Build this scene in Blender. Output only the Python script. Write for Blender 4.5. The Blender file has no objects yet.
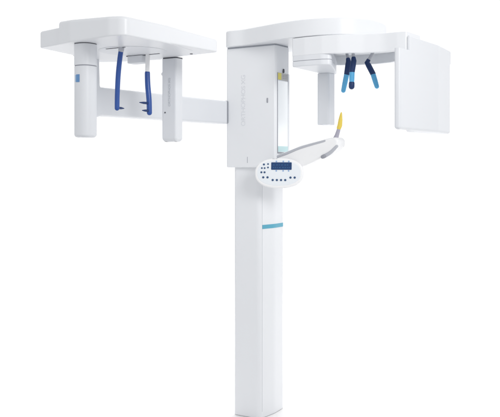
# Dental panoramic / cephalometric X-ray machine standing in a white photo studio.
import bpy, bmesh, math
from mathutils import Vector, Matrix

R = math.radians
scene = bpy.context.scene
COL = scene.collection
H = 1.383                 # lens height above the floor; heights below are written from it


# ------------------------------------------------------------------ materials
def material(name, col, rough=0.4, spec=0.5, metal=0.0, bump=0.0, var=0.02, scale=18.0, coat=0.0):
    m = bpy.data.materials.new(name)
    m.use_nodes = True
    nt = m.node_tree
    b = nt.nodes['Principled BSDF']
    tc = nt.nodes.new('ShaderNodeTexCoord')
    n = nt.nodes.new('ShaderNodeTexNoise')
    n.inputs['Scale'].default_value = scale
    n.inputs['Detail'].default_value = 4
    nt.links.new(tc.outputs['Object'], n.inputs['Vector'])
    mix = nt.nodes.new('ShaderNodeMix')
    mix.data_type = 'RGBA'
    mix.inputs['A'].default_value = (*[c * (1 - var) for c in col], 1)
    mix.inputs['B'].default_value = (*[min(1, c * (1 + var)) for c in col], 1)
    nt.links.new(n.outputs['Fac'], mix.inputs['Factor'])
    nt.links.new(mix.outputs['Result'], b.inputs['Base Color'])
    mr = nt.nodes.new('ShaderNodeMapRange')
    mr.inputs['To Min'].default_value = max(0.02, rough - 0.06)
    mr.inputs['To Max'].default_value = rough + 0.06
    nt.links.new(n.outputs['Fac'], mr.inputs['Value'])
    nt.links.new(mr.outputs['Result'], b.inputs['Roughness'])
    b.inputs['Specular IOR Level'].default_value = spec
    b.inputs['Metallic'].default_value = metal
    b.inputs['Coat Weight'].default_value = coat
    if bump:
        n2 = nt.nodes.new('ShaderNodeTexNoise')
        n2.inputs['Scale'].default_value = 420
        n2.inputs['Detail'].default_value = 2
        nt.links.new(tc.outputs['Object'], n2.inputs['Vector'])
        bp = nt.nodes.new('ShaderNodeBump')
        bp.inputs['Strength'].default_value = bump
        bp.inputs['Distance'].default_value = 0.001
        nt.links.new(n2.outputs['Fac'], bp.inputs['Height'])
        nt.links.new(bp.outputs['Normal'], b.inputs['Normal'])
    return m


WHITE = material('white_lacquer', (0.765, 0.782, 0.81), 0.34, 0.5, bump=0.06, var=0.012, scale=5)
COOL = material('cool_white_plastic', (0.71, 0.73, 0.765), 0.36, 0.5, bump=0.06, var=0.015, scale=7)
GREY = material('light_grey_plastic', (0.47, 0.485, 0.53), 0.45, 0.4, bump=0.05)
MIDGREY = material('mid_grey_plastic', (0.30, 0.31, 0.35), 0.45, 0.4, bump=0.05)
DARK = material('dark_joint', (0.10, 0.105, 0.12), 0.6, 0.3)
SEAM = material('grey_joint', (0.36, 0.38, 0.42), 0.6, 0.3)
LETTER = material('grey_lettering', (0.665, 0.68, 0.718), 0.5, 0.3)
BLUE = material('deep_blue_plastic', (0.018, 0.075, 0.31), 0.32, 0.5, var=0.06)
NAVY = material('navy_rubber', (0.010, 0.035, 0.13), 0.42, 0.4, var=0.06)
SKYBLUE = material('sky_blue_plastic', (0.10, 0.42, 0.72), 0.3, 0.5, var=0.04)
TURQ = material('turquoise_trim', (0.075, 0.36, 0.50), 0.35, 0.5, var=0.05)
PALETURQ = material('pale_turquoise', (0.52, 0.72, 0.74), 0.3, 0.5)
YELLOW = material('yellow_plastic', (0.78, 0.60, 0.10), 0.4, 0.4, var=0.05)
STICKER_Y = material('yellow_sticker', (0.74, 0.66, 0.16), 0.5, 0.3)
STICKER_G = material('grey_sticker', (0.50, 0.50, 0.50), 0.5, 0.3)
MIRROR = material('mirror_glass', (0.93, 0.95, 0.96), 0.42, 0.5, metal=1.0, var=0.003)
BUTTON = material('blue_buttons', (0.035, 0.085, 0.19), 0.4, 0.4)
LCD = material('display_window', (0.008, 0.045, 0.15), 0.2, 0.4, var=0.15, scale=60)
LCDTXT = material('display_characters', (0.03, 0.11, 0.26), 0.4, 0.3)
ICON = material('pale_blue_marks', (0.28, 0.42, 0.66), 0.5, 0.3)
PANEL = material('panel_white', (0.87, 0.875, 0.885), 0.38, 0.45, var=0.008, scale=6)
EMBLEM = material('emblem_blue', (0.12, 0.27, 0.52), 0.4, 0.4)
EMBLEM_L = material('emblem_pale_blue', (0.38, 0.52, 0.70), 0.4, 0.4)
FLOOR = material('white_studio_floor', (0.80, 0.80, 0.805), 0.6, 0.2, var=0.006, scale=2)


# ------------------------------------------------------------------ helpers
def link(name, bm, mat, parent, smooth=35, matrix=None, label=None):
    bmesh.ops.remove_doubles(bm, verts=bm.verts, dist=1e-6)
    bmesh.ops.recalc_face_normals(bm, faces=bm.faces)
    me = bpy.data.meshes.new(name)
    bm.to_mesh(me)
    bm.free()
    me.materials.append(mat)
    for p in me.polygons:
        p.use_smooth = True
    me.set_sharp_from_angle(angle=R(smooth))
    o = bpy.data.objects.new(name, me)
    COL.objects.link(o)
    wn = o.modifiers.new('normals', 'WEIGHTED_NORMAL')
    wn.keep_sharp = True
    if parent:
        o.parent = parent
    if matrix is not None:
        o.matrix_local = matrix
    if label:
        o['label'] = label
    return o


def fillet(pts, radii, seg=8):
    """Round the corners of a closed 2-D outline."""
    out = []
    n = len(pts)
    if not isinstance(radii, (list, tuple)):
        radii = [radii] * n
    for i in range(n):
        p = Vector(pts[i]); a = Vector(pts[i - 1]); b = Vector(pts[(i + 1) % n])
        d1 = (a - p); d2 = (b - p)
        l1, l2 = d1.length, d2.length
        d1.normalize(); d2.normalize()
        ang = math.acos(max(-1, min(1, d1.dot(d2))))
        r = radii[i]
        if r <= 1e-5 or ang > math.pi - 0.02:
            out.append(p); continue
        t = min(r / math.tan(ang / 2), l1 * 0.48, l2 * 0.48)
        s, e = p + d1 * t, p + d2 * t
        for k in range(seg + 1):
            u = k / seg
            out.append(s * (1 - u) ** 2 + p * 2 * u * (1 - u) * 0.96 + p * 0.04 * 2 * u * (1 - u) + e * u * u)
    return out


def spline(pts, n=10):
    """Closed Catmull-Rom outline."""
    out = []
    m = len(pts)
    P = [Vector(p) for p in pts]
    for i in range(m):
        p0, p1, p2, p3 = P[i - 1], P[i], P[(i + 1) % m], P[(i + 2) % m]
        for k in range(n):
            t = k / n
            out.append(0.5 * ((2 * p1) + (p2 - p0) * t + (2 * p0 - 5 * p1 + 4 * p2 - p3) * t * t
                              + (3 * p1 - p0 - 3 * p2 + p3) * t ** 3))
    return out


def inset(pts, d):
    """Offset a closed CCW outline inwards by d."""
    n = len(pts)
    out = []
    for i in range(n):
        a, p, b = pts[i - 1], pts[i], pts[(i + 1) % n]
        e1 = (p - a); e2 = (b - p)
        if e1.length < 1e-7: e1 = e2
        if e2.length < 1e-7: e2 = e1
        n1 = Vector((-e1.y, e1.x)).normalized(); n2 = Vector((-e2.y, e2.x)).normalized()
        m = (n1 + n2)
        m = m.normalized() if m.length > 1e-6 else n1
        c = max(0.5, m.dot(n1))
        out.append(p + m * (d / c))
    return out


def area(pts):
    return sum(pts[i - 1].x * pts[i].y - pts[i].x * pts[i - 1].y for i in range(len(pts))) / 2


def slab(bm, outline, z0, z1, r0=0.006, r1=None, seg=4, place=None, recess=None):
    """Solid with the given 2-D outline between z0 and z1, long edges rounded by r0 (low) and r1 (high)."""
    r1 = r0 if r1 is None else r1
    pts = [Vector(p) for p in outline]
    if area(pts) < 0:
        pts.reverse()
    low = [(z0 + r0 * (1 - math.cos(k / seg * math.pi / 2)), r0 * (1 - math.sin(k / seg * math.pi / 2))) for k in range(seg + 1)] if r0 else [(z0, 0)]
    high = [(z1 - r1 * (1 - math.cos(k / seg * math.pi / 2)), r1 * (1 - math.sin(k / seg * math.pi / 2))) for k in range(seg, -1, -1)] if r1 else [(z1, 0)]
    rings = low + high
    if recess:   # hollow underside: wall thickness, depth
        rings = [(z0 + recess[1], recess[0]), (z0 + 0.002, recess[0]), (z0, recess[0] - 0.002)] + rings
    vr = []
    for z, ins in rings:
        q = inset(pts, ins) if ins > 1e-7 else pts
        vs = []
        for p in q:
            c = Vector((p.x, p.y, z))
            if place: c = place(c)
            vs.append(bm.verts.new(c))
        vr.append(vs)
    n = len(pts)
    for j in range(len(vr) - 1):
        for i in range(n):
            bm.faces.new((vr[j][i - 1], vr[j][i], vr[j + 1][i], vr[j + 1][i - 1]))
    bm.faces.new(list(reversed(vr[0])))
    bm.faces.new(vr[-1])
    return bm


def rect(a0, a1, b0, b1):
    return [(a0, b0), (a1, b0), (a1, b1), (a0, b1)]


def box(bm, a0, a1, b0, b1, z0, z1, rc=0.004, re=0.003, seg=4, place=None):
    return slab(bm, fillet(rect(a0, a1, b0, b1), rc, 6), z0, z1, re, seg=seg, place=place)


def tube(bm, pts, radii, seg=20, flat=1.0, cap=True):
    """Swept tube with rounded ends."""
    P = [Vector(p) for p in pts]
    rad = list(radii)
    if cap:   # hemispherical ends
        d0 = (P[0] - P[1]).normalized(); d1 = (P[-1] - P[-2]).normalized()
        r0, r1 = rad[0], rad[-1]
        pre = [(P[0] + d0 * r0 * math.sin(t), r0 * math.cos(t)) for t in (1.45, 1.1, 0.75, 0.4)]
        post = [(P[-1] + d1 * r1 * math.sin(t), r1 * math.cos(t)) for t in (0.4, 0.75, 1.1, 1.45)]
        P = [p for p, _ in pre] + P + [p for p, _ in post]
        rad = [r for _, r in pre] + rad + [r for _, r in post]
    rings = []
    ref = Vector((0.3, 0.9, 0.2)).normalized()
    for i, p in enumerate(P):
        t = (P[min(i + 1, len(P) - 1)] - P[max(i - 1, 0)]).normalized()
        x = (ref - t * ref.dot(t)).normalized()
        y = t.cross(x)
        rings.append([bm.verts.new(p + (x * math.cos(2 * math.pi * k / seg) * flat + y * math.sin(2 * math.pi * k / seg)) * rad[i]) for k in range(seg)])
    for j in range(len(rings) - 1):
        for k in range(seg):
            bm.faces.new((rings[j][k - 1], rings[j][k], rings[j + 1][k], rings[j + 1][k - 1]))
    bm.faces.new(list(reversed(rings[0])))
    bm.faces.new(rings[-1])
    return bm


def smooth_path(pts, n=8):
    P = [Vector(p) for p in pts]
    out = []
    for i in range(len(P) - 1):
        p0, p1, p2, p3 = P[max(i - 1, 0)], P[i], P[i + 1], P[min(i + 2, len(P) - 1)]
        for k in range(n):
            t = k / n
            out.append(0.5 * ((2 * p1) + (p2 - p0) * t + (2 * p0 - 5 * p1 + 4 * p2 - p3) * t * t + (3 * p1 - p0 - 3 * p2 + p3) * t ** 3))
    out.append(P[-1])
    return out


def text_mesh(body, size, depth=0.0006, spacing=1.0):
    cu = bpy.data.curves.new('lettering', 'FONT')
    cu.body = body; cu.size = size; cu.extrude = depth
    cu.align_x = 'CENTER'; cu.align_y = 'CENTER'
    cu.space_character = spacing
    tmp = bpy.data.objects.new('lettering', cu)
    COL.objects.link(tmp)
    dg = bpy.context.evaluated_depsgraph_get()
    me = bpy.data.meshes.new_from_object(tmp.evaluated_get(dg))
    bpy.data.objects.remove(tmp); bpy.data.curves.remove(cu)
    return me


def lettering(name, body, size, mat, parent, matrix, spacing=1.0):
    me = text_mesh(body, size, spacing=spacing)
    me.name = name
    me.materials.clear(); me.materials.append(mat)
    o = bpy.data.objects.new(name, me)
    COL.objects.link(o)
    o.parent = parent
    o.matrix_local = matrix
    return o


def frame(origin, x, y):
    x = Vector(x).normalized(); y = Vector(y).normalized(); z = x.cross(y)
    m = Matrix((x, y, z)).transposed().to_4x4()
    m.translation = Vector(origin)
    return m


# ------------------------------------------------------------------ floor
bm = bmesh.new()
for k in range(64):
    bm.verts.new((5.0 * math.cos(2 * math.pi * k / 64), 5.0 * math.sin(2 * math.pi * k / 64), 0))
bm.faces.new(bm.verts)
fl = link('floor', bm, FLOOR, None)
fl['kind'] = 'structure'
fl['label'] = 'plain white studio floor under the machine'

# ------------------------------------------------------------------ the machine
# Root at the foot of the column. Local x runs out from the column over the patient's place,
# local y runs along the boom (away from the skull-imaging head).
root = bpy.data.objects.new('dental_xray_machine', None)
COL.objects.link(root)
root.empty_display_size = 0.3
root.location = (0.055, 0.054, 0)
root.rotation_euler = (0, 0, R(-33))
root['label'] = 'white dental panoramic x-ray machine with column, skull-imaging arm and blue head supports'
root['category'] = 'x-ray machine'

Z = lambda z: z + H


def slabZ(bm, outline, z0, z1, *a, **k):
    return slab(bm, outline, Z(z0), Z(z1), *a, **k)


# --- column -----------------------------------------------------------------
col_out = fillet([(-0.084, -0.137), (0.080, -0.128), (0.096, 0.0), (0.085, 0.128), (-0.070, 0.126), (-0.088, 0.10)],
                 [0.020, 0.030, 0.18, 0.040, 0.02, 0.02], 12)
bm = bmesh.new()
slab(bm, col_out, 0.001, Z(0.60), 0.004, 0.002)
column = link('column', bm, WHITE, root)

bm = bmesh.new()      # long joint between the side and front covers
box(bm, 0.0800, 0.0829, -0.1075, -0.1058, 0.035, Z(-0.02), 0.0005, 0.0004, 2)
link('cover_joint', bm, SEAM, column)
bm = bmesh.new()      # turquoise band round the front cover, following its curve
arc = [p for p in col_out if p.x > 0.07 and p.y > -0.108]
arc = [Vector((0.0826, -0.1065))] + [p for p in arc if p.y > -0.106]
def off(p, q, d):
    t = (q - p).normalized()
    return Vector((t.y, -t.x)) * d
outer, inner = [], []
for k, p in enumerate(arc):
    a, b = arc[max(k - 1, 0)], arc[min(k + 1, len(arc) - 1)]
    n = off(a, b, 1.0)
    outer.append(p + n * 0.0016); inner.append(p - n * 0.004)
slabZ(bm, outer + inner[::-1], -0.362, -0.340, 0.0012)
link('trim_band', bm, TURQ, column)

# --- carriage ---------------------------------------------------------------
car_out = fillet([(-0.121, -0.156), (0.188, -0.156), (0.197, -0.143), (0.197, -0.012), (0.10, 0.02), (0.10, 0.14), (-0.121, 0.14)],
                 [0.014, 0.006, 0.006, 0.02, 0.03, 0.03, 0.02], 8)
bm = bmesh.new()
slabZ(bm, car_out, -0.030, 0.618, 0.006, 0.004)
carriage = link('carriage', bm, WHITE, root)

bm = bmesh.new()      # mirror: tall strip on the patient's side
box(bm, 0.1955, 0.1990, -0.136, -0.032, Z(0.052), Z(0.432), 0.001, 0.0008, 3)
mirror = link('mirror', bm, MIRROR, carriage)
bm = bmesh.new()
box(bm, 0.1950, 0.2005, -0.0318, -0.018, Z(0.046), Z(0.474), 0.0015, 0.001, 3)
link('mirror_frame', bm, COOL, mirror)
bm = bmesh.new()
box(bm, 0.1945, 0.1995, -0.1405, -0.1362, Z(0.046), Z(0.474), 0.001, 0.0008, 3)
link('mirror_edge', bm, MIDGREY, mirror)
bm = bmesh.new()
box(bm, 0.1950, 0.2000, -0.136, -0.032, Z(0.0462), Z(0.0518), 0.001, 0.001, 3)
link('mirror_ledge', bm, MIDGREY, mirror)
bm = bmesh.new()
box(bm, 0.1992, 0.2000, -0.135, -0.033, Z(0.054), Z(0.084), 0.0005, 0.0003, 2)
link('mirror_film', bm, PALETURQ, mirror)

bm = bmesh.new()      # warning label above the mirror
box(bm, 0.1962, 0.1985, -0.1358, -0.0322, Z(0.436), Z(0.474), 0.0005, 0.0004, 2)
lab = link('warning_label', bm, STICKER_G, carriage)
bm = bmesh.new()
box(bm, 0.1986, 0.1991, -0.1350, -0.100, Z(0.4375), Z(0.4725), 0.0003, 0.0002, 2)
bm2 = bm
link('yellow_patch', bm2, STICKER_Y, lab)
bm = bmesh.new()
for zz in (0.446, 0.455, 0.463):
    for b0, b1 in ((-0.088, -0.066), (-0.060, -0.038)):
        box(bm, 0.1986, 0.1990, b0, b1, Z(zz), Z(zz + 0.003), 0.0002, 0.0001, 2)
link('small_print', bm, MIDGREY, lab)
bm = bmesh.new()      # small black knob over the label
tube(bm, [(0.199, -0.080, Z(0.481)), (0.200, -0.079, Z(0.493))], [0.0065, 0.005], 16)
link('knob', bm, DARK, carriage)

bm = bmesh.new()      # little slot in the side cover
tube(bm, [(0.146, -0.1555, Z(0.318)), (0.146, -0.1555, Z(0.336))], [0.0045, 0.0045], 12)
link('keyhole', bm, MIDGREY, carriage)
bm = bmesh.new()
box(bm, 0.0175, 0.0205, -0.1572, -0.1550, Z(-0.005), Z(0.028), 0.001, 0.0005, 2)
link('groove', bm, SEAM, carriage)
lettering('lettering', 'ORTHOPHOS XG', 0.0375, LETTER, carriage,
          frame((-0.006, -0.1563, Z(0.333)), (0, 0, 1), (-1, 0, 0)), 0.93)

# --- support arm over the patient ---------------------------------------------
arm = [(-0.121, -0.156), (0.02, -0.190), (0.142, -0.224), (0.28, -0.262), (0.416, -0.281), (0.53, -0.270), (0.635, -0.222),
       (0.70, -0.13), (0.722, 0.0), (0.70, 0.13), (0.635, 0.222), (0.53, 0.270), (0.416, 0.281), (0.28, 0.262), (0.142, 0.20),
       (0.02, 0.165), (-0.121, 0.150)]
ap = spline(arm, 6)
ap = [p for p in ap if p.x > -0.1211]
bm = bmesh.new()
slabZ(bm, ap, 0.625, 0.713, 0.006, 0.010)
support = link('support_arm', bm, WHITE, root)
bm = bmesh.new()      # shadow gap between carriage and arm
slabZ(bm, inset([Vector(p) for p in car_out], 0.003), 0.6165, 0.6255, 0.0)
link('joint_gasket', bm, SEAM, carriage)

# --- rotating arm -------------------------------------------------------------
rot = [(0.362, -0.272), (0.44, -0.2815), (0.535, -0.279), (0.620, -0.262), (0.73, -0.208), (0.82, -0.180), (0.89, -0.182), (0.939, -0.177),
       (0.939, 0.0), (0.880, 0.06), (0.79, 0.170), (0.71, 0.245), (0.60, 0.275), (0.48, 0.262), (0.38, 0.215), (0.330, 0.165)]
bm = bmesh.new()
slabZ(bm, fillet(rot, [.012, .1, .1, .1, .15, .15, .1, .012, .03, .05, .1, .1, .1, .1, .1, .03], 8), 0.532, 0.6225, 0.003, 0.003,
      recess=(0.026, 0.052))
rotor = link('rotating_arm', bm, WHITE, root)
bm = bmesh.new()
slabZ(bm, [Vector((0.56 + 0.13 * math.cos(t), 0.13 * math.sin(t))) for t in [2 * math.pi * k / 48 for k in range(48)]], 0.6215, 0.6265, 0.0)
link('swivel_ring', bm, SEAM, rotor)

# --- detector unit hanging near the column ----------------------------------------
blk = fillet([(0.3632, -0.2705), (0.44, -0.2800), (0.535, -0.2775), (0.578, -0.256), (0.480, -0.02), (0.39, 0.170), (0.335, 0.165)],
             [0.012, .1, .05, .05, .1, 0.03, 0.02], 8)
bm = bmesh.new()
slabZ(bm, blk, 0.5075, 0.5450, 0.001, 0.0)
slabZ(bm, blk, 0.478, 0.5050, 0.006, 0.001)
slabZ(bm, fillet(rect(0.328, 0.400, 0.055, 0.135), 0.016, 8), 0.199, 0.480, 0.006)
det = link('detector_unit', bm, COOL, root)
bm = bmesh.new()
slabZ(bm, inset([Vector(p) for p in blk], 0.0022), 0.5040, 0.5085, 0.0)
link('unit_joint', bm, SEAM, det)

# --- tube unit at the outer end ---------------------------------------------------
bm = bmesh.new()
lo = fillet([(0.922, -0.292), (0.953, -0.292), (0.957, 0.20), (0.928, 0.475), (0.86, 0.475), (0.82, 0.10), (0.918, -0.02)],
            [0.012, 0.022, 0.20, 0.04, 0.03, 0.02, 0.02], 12)
slabZ(bm, lo, 0.152, 0.530, 0.014, 0.0, seg=6)
hi = fillet([(0.9400, -0.176), (0.9532, -0.176), (0.957, 0.20), (0.928, 0.475), (0.90, 0.475), (0.935, 0.20)],
            [0.002, 0.004, 0.16, 0.03, 0.01, 0.05], 10)
slabZ(bm, hi, 0.5300, 0.600, 0.0, 0.006)
link('tube_unit', bm, COOL, root)

# --- temple and forehead supports -------------------------------------------------
def support_rod(name, path, tip_ball=False):
    """stem, dark sleeve and light tip; path points are local (x, y, z)."""
    top, elbow, mid, end = [Vector(p) for p in path]
    bm = bmesh.new()
    tube(bm, [top, elbow + (top - elbow) * 0.12], [0.0075, 0.0085], 16)
    o = link(name, bm, GREY, root)
    bm = bmesh.new()
    d = (mid - elbow)
    tube(bm, [elbow + (top - elbow).normalized() * 0.012, elbow, elbow + d * 0.25, mid], [0.0115, 0.0138, 0.0146, 0.0144], 18)
    link('sleeve', bm, NAVY, o)
    bm = bmesh.new()
    e = (end - mid)
    tube(bm, [mid + e * 0.02, mid + e * 0.5, end - e.normalized() * 0.011], [0.0138, 0.0134, 0.0120], 18)
    link('tip', bm, SKYBLUE, o)
    if tip_ball:
        bm = bmesh.new()
        tube(bm, [end - e.normalized() * 0.010, end + e.normalized() * 0.006], [0.0148, 0.0148], 18)
        link('end_cap', bm, NAVY, o)
    return o


support_rod('forehead_support', [(0.528, 0.0, Z(0.604)), (0.545, 0.0, Z(0.522)), (0.535, 0.0, Z(0.458)), (0.513, 0.0, Z(0.362))])
support_rod('temple_support', [(0.607, -0.08, Z(0.589)), (0.614, -0.08, Z(0.514)), (0.604, -0.08, Z(0.459)), (0.602, -0.08, Z(0.389))], True)
support_rod('temple_support', [(0.669, 0.08, Z(0.603)), (0.613, 0.08, Z(0.521)), (0.647, 0.08, Z(0.459)), (0.672, 0.08, Z(0.382))])

# --- chin rest ---------------------------------------------------------------------
prof = [(0.150, -0.060), (0.250, -0.052), (0.343, -0.026), (0.410, 0.000), (0.478, 0.032), (0.525, 0.056), (0.552, 0.080), (0.556, 0.108), (0.540, 0.126),
        (0.500, 0.122), (0.343, 0.088), (0.252, 0.056), (0.150, 0.026)]
bm = bmesh.new()
pl = lambda c: Vector((c.x, c.z, Z(c.y)))
slab(bm, fillet(prof, [.005, .1, .1, .1, .1, .1, .02, .02, .02, .1, .1, .1, .005], 5), -0.140, -0.050, 0.0125, seg=6, place=pl)
chin = link('chin_rest', bm, PANEL, root, smooth=50)
bm = bmesh.new()      # grey rail along the upper edge
rp = smooth_path([(0.172, -0.136, Z(0.020)), (0.255, -0.138, Z(0.045)), (0.343, -0.138, Z(0.075)), (0.480, -0.136, Z(0.107))], 8)
tube(bm, rp, [0.0080 - 0.0020 * i / len(rp) for i in range(len(rp))], 16)
link('rail', bm, GREY, chin)
bm = bmesh.new()      # darker grip on the outer underside
gp = smooth_path([(0.472, -0.136, Z(0.028)), (0.512, -0.139, Z(0.048)), (0.546, -0.136, Z(0.080))], 8)
tube(bm, gp, [0.0105 - 0.003 * i / len(gp) for i in range(len(gp))], 16)
link('grip', bm, GREY, chin)
bm = bmesh.new()
tube(bm, [(0.470, -0.144, Z(0.026)), (0.480, -0.145, Z(0.030))], [0.010, 0.010], 14)
link('grip_button', bm, MIDGREY, chin)

bm = bmesh.new()
tube(bm, [(0.518, -0.10, Z(0.112)), (0.528, -0.10, Z(0.135)), (0.543, -0.10, Z(0.178))], [0.016, 0.012, 0.0095], 18, flat=0.8)
bite = link('bite_rod', bm, material('lilac_grey_plastic', (0.40, 0.39, 0.47), 0.45), root)
bm = bmesh.new()
tube(bm, [(0.540, -0.10, Z(0.174)), (0.545, -0.10, Z(0.186)), (0.549, -0.10, Z(0.215)), (0.552, -0.10, Z(0.240)), (0.5535, -0.10, Z(0.250))],
     [0.0125, 0.0135, 0.0115, 0.007, 0.004], 20, flat=0.75)
link('bite_sleeve', bm, YELLOW, bite)

# --- control panel -----------------------------------------------------------------
# own axes: x right, y up, z out of the face
S = 0.00527
pm = Matrix.Translation((0.243, -0.200, Z(-0.057))) @ Matrix.Rotation(R(19), 4, 'Z') @ Matrix.Rotation(R(85), 4, 'X')


def sup(a, b, n=2.35, k=72):
    out = []
    for i in range(k):
        t = 2 * math.pi * i / k
        c, s = math.cos(t), math.sin(t)
        out.append(Vector((a * math.copysign(abs(c) ** (2 / n), c), b * math.copysign(abs(s) ** (2 / n), s))))
    return out


bm = bmesh.new()
slab(bm, sup(0.129, 0.0790), -0.034, 0.0, 0.020, 0.010, seg=7)
panel = link('control_panel', bm, PANEL, root, smooth=60, matrix=pm)
bm = bmesh.new()
slab(bm, sup(0.115, 0.066), -0.001, 0.0012, 0.0, 0.001, seg=3)
link('faceplate', bm, material('faceplate_white', (0.79, 0.83, 0.87), 0.3, 0.5, var=0.006), panel)
F = 0.0012


def pp(px, py):
    return ((px - 279.0) * S, (173.0 - py) * S)


x0, y0 = pp(271.2, 169.9); x1, y1 = pp(291.8, 162.5)
bm = bmesh.new()
slab(bm, fillet(rect(x0, x1, y0, y1), 0.004, 6), F - 0.0005, F + 0.0015, 0.0, 0.0006, seg=2)
disp = link('display', bm, LCD, panel)
bm = bmesh.new()      # rows of dim characters on the display
import random
rng = random.Random(4)
for row in range(2):
    xx = x0 + 0.010
    while xx < x1 - 0.014:
        w = rng.uniform(0.004, 0.009)
        yy = y0 + 0.009 + row * 0.014
        box(bm, xx, xx + w, yy, yy + 0.0045, F + 0.0012, F + 0.0018, 0.0004, 0.0002, 2)
        xx += w + rng.uniform(0.004, 0.010)
link('display_text', bm, LCDTXT, disp)

for (px, py, r) in ((263.8, 164.6, 1), (261.8, 168.2, .85), (264.6, 168.2, .85), (268.0, 164.2, .85), (268.0, 167.6, .85), (261.4, 172.4, 1),
                    (264.6, 172.4, 1), (263.4, 177.4, 1.1), (267.7, 177.4, 1.1), (273.0, 180.0, 1.1), (277.2, 180.0, 1.1),
                    (281.4, 180.0, 1.1), (285.6, 180.0, 1.1), (290.8, 177.5, 1.1), (295.0, 177.5, 1.1)):
    cx, cy = pp(px, py)
    bm = bmesh.new()
    slab(bm, [Vector((cx + 0.0054 * r * math.cos(t), cy + 0.0052 * r * math.sin(t))) for t in [2 * math.pi * k / 24 for k in range(24)]],
         F - 0.0005, F + 0.0022, 0.0, 0.0010, seg=3)
    link('button', bm, BUTTON, panel)
for px in (276.4, 283.3, 288.8):
    for py in (161.6, 170.9):
        cx, cy = pp(px, py)
        bm = bmesh.new()
        slab(bm, [Vector((cx + 0.0044 * math.cos(t), cy + 0.0044 * math.sin(t))) for t in [2 * math.pi * k / 18 for k in range(18)]],
             F - 0.0005, F + 0.0010, 0.0, 0.0004, seg=2)
        link('arrow_key', bm, ICON, panel)
bm = bmesh.new()
cx, cy = pp(275, 158.9)
for k, w in enumerate((0.006, 0.005, 0.007)):
    box(bm, cx - 0.013 + k * 0.0092, cx - 0.013 + k * 0.0092 + w, cy - 0.0014, cy + 0.0014, F - 0.0003, F + 0.0004, 0.0003, 0.0002, 2)
link('small_print', bm, GREY, panel)

# --- boom out to the skull-imaging head ------------------------------------------------
bm = bmesh.new()
plb = lambda c: Vector((c.z, c.x, Z(c.y)))
prof = [(-0.160, 0.208), (-0.160, 0.334), (-1.155, 0.334), (-1.160, 0.462), (-1.230, 0.462), (-1.230, 0.196), (-1.180, 0.196), (-1.135, 0.2075)]
slab(bm, fillet(prof, [0, 0, 0.010, 0, 0, 0.012, 0.012, 0.02], 6), -0.188, -0.106, 0.012, seg=6, place=plb)
boom = link('boom', bm, COOL, root, smooth=50)
bm = bmesh.new()  # grey strip standing in for the recess shadow where the boom ends
slab(bm, fillet(rect(-0.1910, -0.1035, 0.2092, 0.3355), 0.012, 6), -0.1610, -0.1555, 0.0008, place=lambda c: Vector((c.x, c.z, Z(c.y))))
link('boom_shadow_line', bm, SEAM, boom)

# --- skull-imaging head -----------------------------------------------------------------
hd = [(-0.052, -1.565), (0.075, -1.590), (0.175, -1.621), (0.400, -1.650), (0.466, -1.640), (0.466, -1.430), (0.479, -1.072),
      (0.290, -1.055), (0.120, -1.010), (-0.10, -1.055), (-0.198, -1.10), (-0.198, -1.215), (-0.095, -1.345)]
bm = bmesh.new()
slabZ(bm, fillet(hd, [.022, .05, .1, .05, .05, .1, .03, .1, .1, .1, .03, .03, .03], 8), 0.4545, 0.522, 0.006, 0.010)
for v in bm.verts:
    if v.co.z > Z(0.49):
        v.co.z -= max(0.0, v.co.y + 1.42) * 0.045
head = link('skull_imaging_head', bm, WHITE, root)
ld = [(0.088, -1.5965), (0.175, -1.6230), (0.400, -1.6520), (0.468, -1.6420), (0.468, -1.385), (0.42, -1.16), (0.12, -1.07), (0.05, -1.2)]
bm = bmesh.new()
slabZ(bm, fillet(ld, [.012, .1, .08, .08, .012, .05, .05, .05], 10), 0.4530, 0.5250, 0.006, 0.014, seg=6)
for v in bm.verts:                       # its top falls gently towards the front corner
    if v.co.z > Z(0.50):
        v.co.z += (0.43 - v.co.x) * 0.058
link('cover', bm, WHITE, head)
bm = bmesh.new()      # turning plate that carries the ear rods
slabZ(bm, [Vector((0.215 + 0.138 * math.cos(t), -1.310 + 0.138 * math.sin(t))) for t in [2 * math.pi * k / 64 for k in range(64)]], 0.4510, 0.4560, 0.0015, 0.0)
plate = link('turning_plate', bm, COOL, head)
bm = bmesh.new()      # guide slots for the two ear rods
box(bm, 0.175, 0.275, -1.4265, -1.4195, Z(0.4495), Z(0.4525), 0.001, 0.0005, 2)
link('guide_slot', bm, DARK, plate)
bm = bmesh.new()
box(bm, 0.085, 0.265, -1.2035, -1.1965, Z(0.4495), Z(0.4525), 0.001, 0.0005, 2)
link('guide_slot', bm, DARK, plate)
bm = bmesh.new()
box(bm, 0.100, 0.182, -1.215, -1.165, Z(0.418), Z(0.4500), 0.006, 0.004)
link('slider', bm, COOL, plate)
bm = bmesh.new()
tube(bm, [(0.355, -1.10, Z(0.456)), (0.355, -1.10, Z(0.4525))], [0.007, 0.006], 14, cap=False)
link('screw', bm, DARK, head)

# --- front (detector) post of the head ----------------------------------------------------
def circ(a, b, ra, rb, n=2.6, k=56):
    return [p + Vector((a, b)) for p in sup(ra, rb, n, k)]


bm = bmesh.new()
pa, pb = 0.196, -1.560
slabZ(bm, circ(pa, pb, 0.0395, 0.0400), 0.3690, 0.4500, 0.0015)
slabZ(bm, circ(pa, pb, 0.0390, 0.0390), 0.0935, 0.3655, 0.012, 0.0015)
post = link('detector_post', bm, COOL, root)
bm = bmesh.new()
slabZ(bm, circ(pa, pb, 0.0377, 0.0380), 0.3630, 0.3720, 0.0)
link('ring_joint', bm, MIDGREY, post)
bm = bmesh.new()
slabZ(bm, circ(pa, pb, 0.0385, 0.0390), 0.4480, 0.4545, 0.0)
link('ring_joint', bm, DARK, post)
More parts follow.
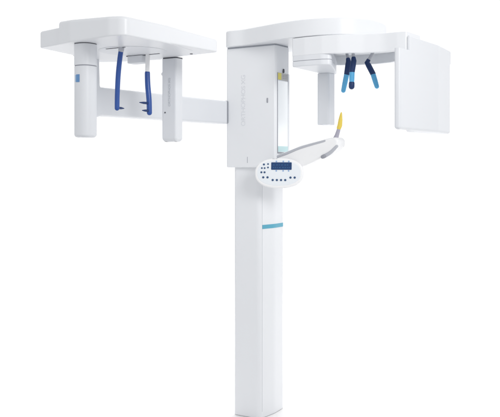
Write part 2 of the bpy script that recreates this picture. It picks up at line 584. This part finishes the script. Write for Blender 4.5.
# small blue emblem on the rounded left side, curved with the post
def badge(bm, t0, t1, z0, z1, r0, r1, n=6):
    vs = []
    for k in range(n + 1):
        t = t0 + (t1 - t0) * k / n
        c, s = math.cos(t), math.sin(t)
        q = Vector((math.copysign(abs(c) ** (2 / 2.6), c), math.copysign(abs(s) ** (2 / 2.6), s)))
        vs.append([bm.verts.new((pa + q.x * r, pb + q.y * r, Z(z))) for r, z in ((r0, z0), (r1, z0), (r1, z1), (r0, z1))])
    for k in range(n):
        for j in range(4):
            bm.faces.new((vs[k][j - 1], vs[k][j], vs[k + 1][j], vs[k + 1][j - 1]))
    bm.faces.new(vs[0]); bm.faces.new(vs[-1])
bm = bmesh.new(); badge(bm, R(249), R(274), 0.305, 0.331, 0.0386, 0.0398)
emb = link('emblem', bm, EMBLEM_L, post)
bm = bmesh.new(); badge(bm, R(260), R(276), 0.3035, 0.3325, 0.0393, 0.0402)
link('emblem_mark', bm, EMBLEM, emb)

# --- rear (collimator) post ----------------------------------------------------------------
qa, qb = 0.203, -1.035
bm = bmesh.new()
slabZ(bm, fillet(rect(qa - 0.040, qa + 0.040, qb - 0.026, qb + 0.030), [0.010, 0.012, 0.02, 0.02], 8), 0.088, 0.4490, 0.018, 0.001, seg=6)
cpost = link('collimator_post', bm, COOL, root)
bm = bmesh.new()
slabZ(bm, fillet(rect(qa - 0.038, qa + 0.038, qb - 0.024, qb + 0.028), 0.010, 6), 0.448, 0.4545, 0.0)
link('post_joint', bm, DARK, cpost)
lettering('lettering', 'ORTHOPHOS XG', 0.0165, material('grey_print', (0.52, 0.54, 0.58), 0.5, 0.3), cpost, frame((qa + 0.004, qb - 0.0263, Z(0.303)), (0, 0, 1), (-1, 0, 0)), 0.95)
bm = bmesh.new()
tube(bm, [(qa - 0.020, qb - 0.024, Z(0.215)), (qa - 0.020, qb - 0.0275, Z(0.215))], [0.0035, 0.0035], 14, cap=False)
link('screw', bm, DARK, cpost)
bm = bmesh.new()
tube(bm, [(qa - 0.036, qb - 0.010, Z(0.385)), (qa - 0.042, qb - 0.012, Z(0.385))], [0.010, 0.009], 16)
link('side_button', bm, PANEL, cpost)

# --- ear rods -----------------------------------------------------------------------------------
def ear_rod(path, r, stem_to, plugs, stem_r, stem_mat):
    P = smooth_path([(a, b, Z(z)) for a, b, z in path], 8)
    bm = bmesh.new()
    stem = [p for p in P if p.z >= Z(stem_to) - 0.001]
    tube(bm, stem, [stem_r] * len(stem), 16)
    o = link('ear_rod', bm, stem_mat, root)
    rod = [p for p in P if p.z <= Z(stem_to) + 0.004]
    bm = bmesh.new()
    tube(bm, rod, [r * (1 - 0.10 * abs(i / len(rod) - 0.4)) for i in range(len(rod))], 20, flat=1.05)
    link('sleeve', bm, BLUE, o)
    for (a, b, z, db, rr) in plugs:
        bm = bmesh.new()
        tube(bm, [(a, b, Z(z)), (a, b + db * 0.6, Z(z)), (a, b + db, Z(z))], [rr, rr * 0.9, rr * 0.35], 14)
        link('ear_plug', bm, NAVY, o)
    return o


ear_rod([(0.253, -1.42, 0.460), (0.2525, -1.42, 0.447), (0.245, -1.42, 0.410), (0.236, -1.42, 0.344), (0.231, -1.42, 0.265), (0.230, -1.42, 0.212)],
        0.0098, 0.440, [(0.230, -1.42, 0.214, 0.040, 0.0055)], 0.0115, GREY)
ear_rod([(0.203, -1.20, 0.455), (0.201, -1.20, 0.420), (0.200, -1.20, 0.374), (0.202, -1.20, 0.323), (0.209, -1.20, 0.260), (0.211, -1.20, 0.206)],
        0.0112, 0.371, [(0.209, -1.20, 0.246, -0.060, 0.0055), (0.211, -1.20, 0.214, -0.045, 0.0055)], 0.0095, PANEL)

# ------------------------------------------------------------------ camera
cam = bpy.data.cameras.new('camera')
co = bpy.data.objects.new('camera', cam)
COL.objects.link(co)
co.location = (0, -4.5, H)
co.rotation_euler = (R(90), 0, 0)
cam.sensor_width = 36
cam.lens = 819 / 500 * 36
cam.shift_y = -46.5 / 500
cam.clip_end = 500
scene.camera = co

# ------------------------------------------------------------------ light: white studio surround + softbox + added floor fill
w = bpy.data.worlds.new('World')
scene.world = w
w.use_nodes = True
nt = w.node_tree
bg = nt.nodes['Background']
tc = nt.nodes.new('ShaderNodeTexCoord')


def dirterm(vec, lo, hi, amount):
    d = nt.nodes.new('ShaderNodeVectorMath'); d.operation = 'DOT_PRODUCT'
    nt.links.new(tc.outputs['Generated'], d.inputs[0])
    d.inputs[1].default_value = Vector(vec).normalized()
    m = nt.nodes.new('ShaderNodeMapRange'); m.interpolation_type = 'SMOOTHSTEP'
    m.inputs['From Min'].default_value = lo; m.inputs['From Max'].default_value = hi
    m.inputs['To Min'].default_value = 0; m.inputs['To Max'].default_value = amount
    nt.links.new(d.outputs['Value'], m.inputs['Value'])
    return m.outputs['Result']


def add(a, b):
    n = nt.nodes.new('ShaderNodeMath'); n.operation = 'ADD'
    for i, s in enumerate((a, b)):
        if isinstance(s, (int, float)): n.inputs[i].default_value = s
        else: nt.links.new(s, n.inputs[i])
    return n.outputs[0]


lvl = add(0.66, dirterm((0, 1, 0.0), 0.52, 0.88, 0.50))           # brightly lit backdrop behind the machine
lvl = add(lvl, dirterm((-0.75, -0.66, 0.0), 0.1, 0.9, 0.22))      # unseen fill added from the front left
lvl = add(lvl, dirterm((0.90, 0.43, 0.03), 0.86, 0.96, 0.55))       # bright patch added so the mirror turns white
nt.links.new(lvl, bg.inputs['Strength'])
bg.inputs['Color'].default_value = (0.985, 0.99, 1.0, 1)


def area_lamp(name, loc, target, sx, sy, power):
    l = bpy.data.lights.new(name, 'AREA'); l.shape = 'RECTANGLE'
    l.size = sx; l.size_y = sy; l.energy = power; l.color = (1, 0.985, 0.965)
    o = bpy.data.objects.new(name, l); COL.objects.link(o)
    o.location = loc
    o.rotation_euler = (Vector(target) - Vector(loc)).to_track_quat('-Z', 'Y').to_euler()
    return o


k = area_lamp('softbox_lamp', (2.0, -4.0, 3.1), (0.15, -0.6, 2.1), 1.4, 1.4, 13.5)
k.data.spread = R(68)
b = area_lamp('added_floor_fill', (0.5, 3.5, 5.0), (0.4, 3.1, 0.0), 7.0, 5.5, 205)  # unseen lamp added to keep the floor behind pure white
b.data.spread = R(78)

# ------------------------------------------------------------------ render
scene.render.engine = 'CYCLES'
scene.render.resolution_x = 1024
scene.render.resolution_y = 854
scene.view_settings.view_transform = 'Standard'
scene.view_settings.look = 'None'
scene.view_settings.gamma = 1
scene.view_settings.exposure = 0
scene.cycles.max_bounces = 8
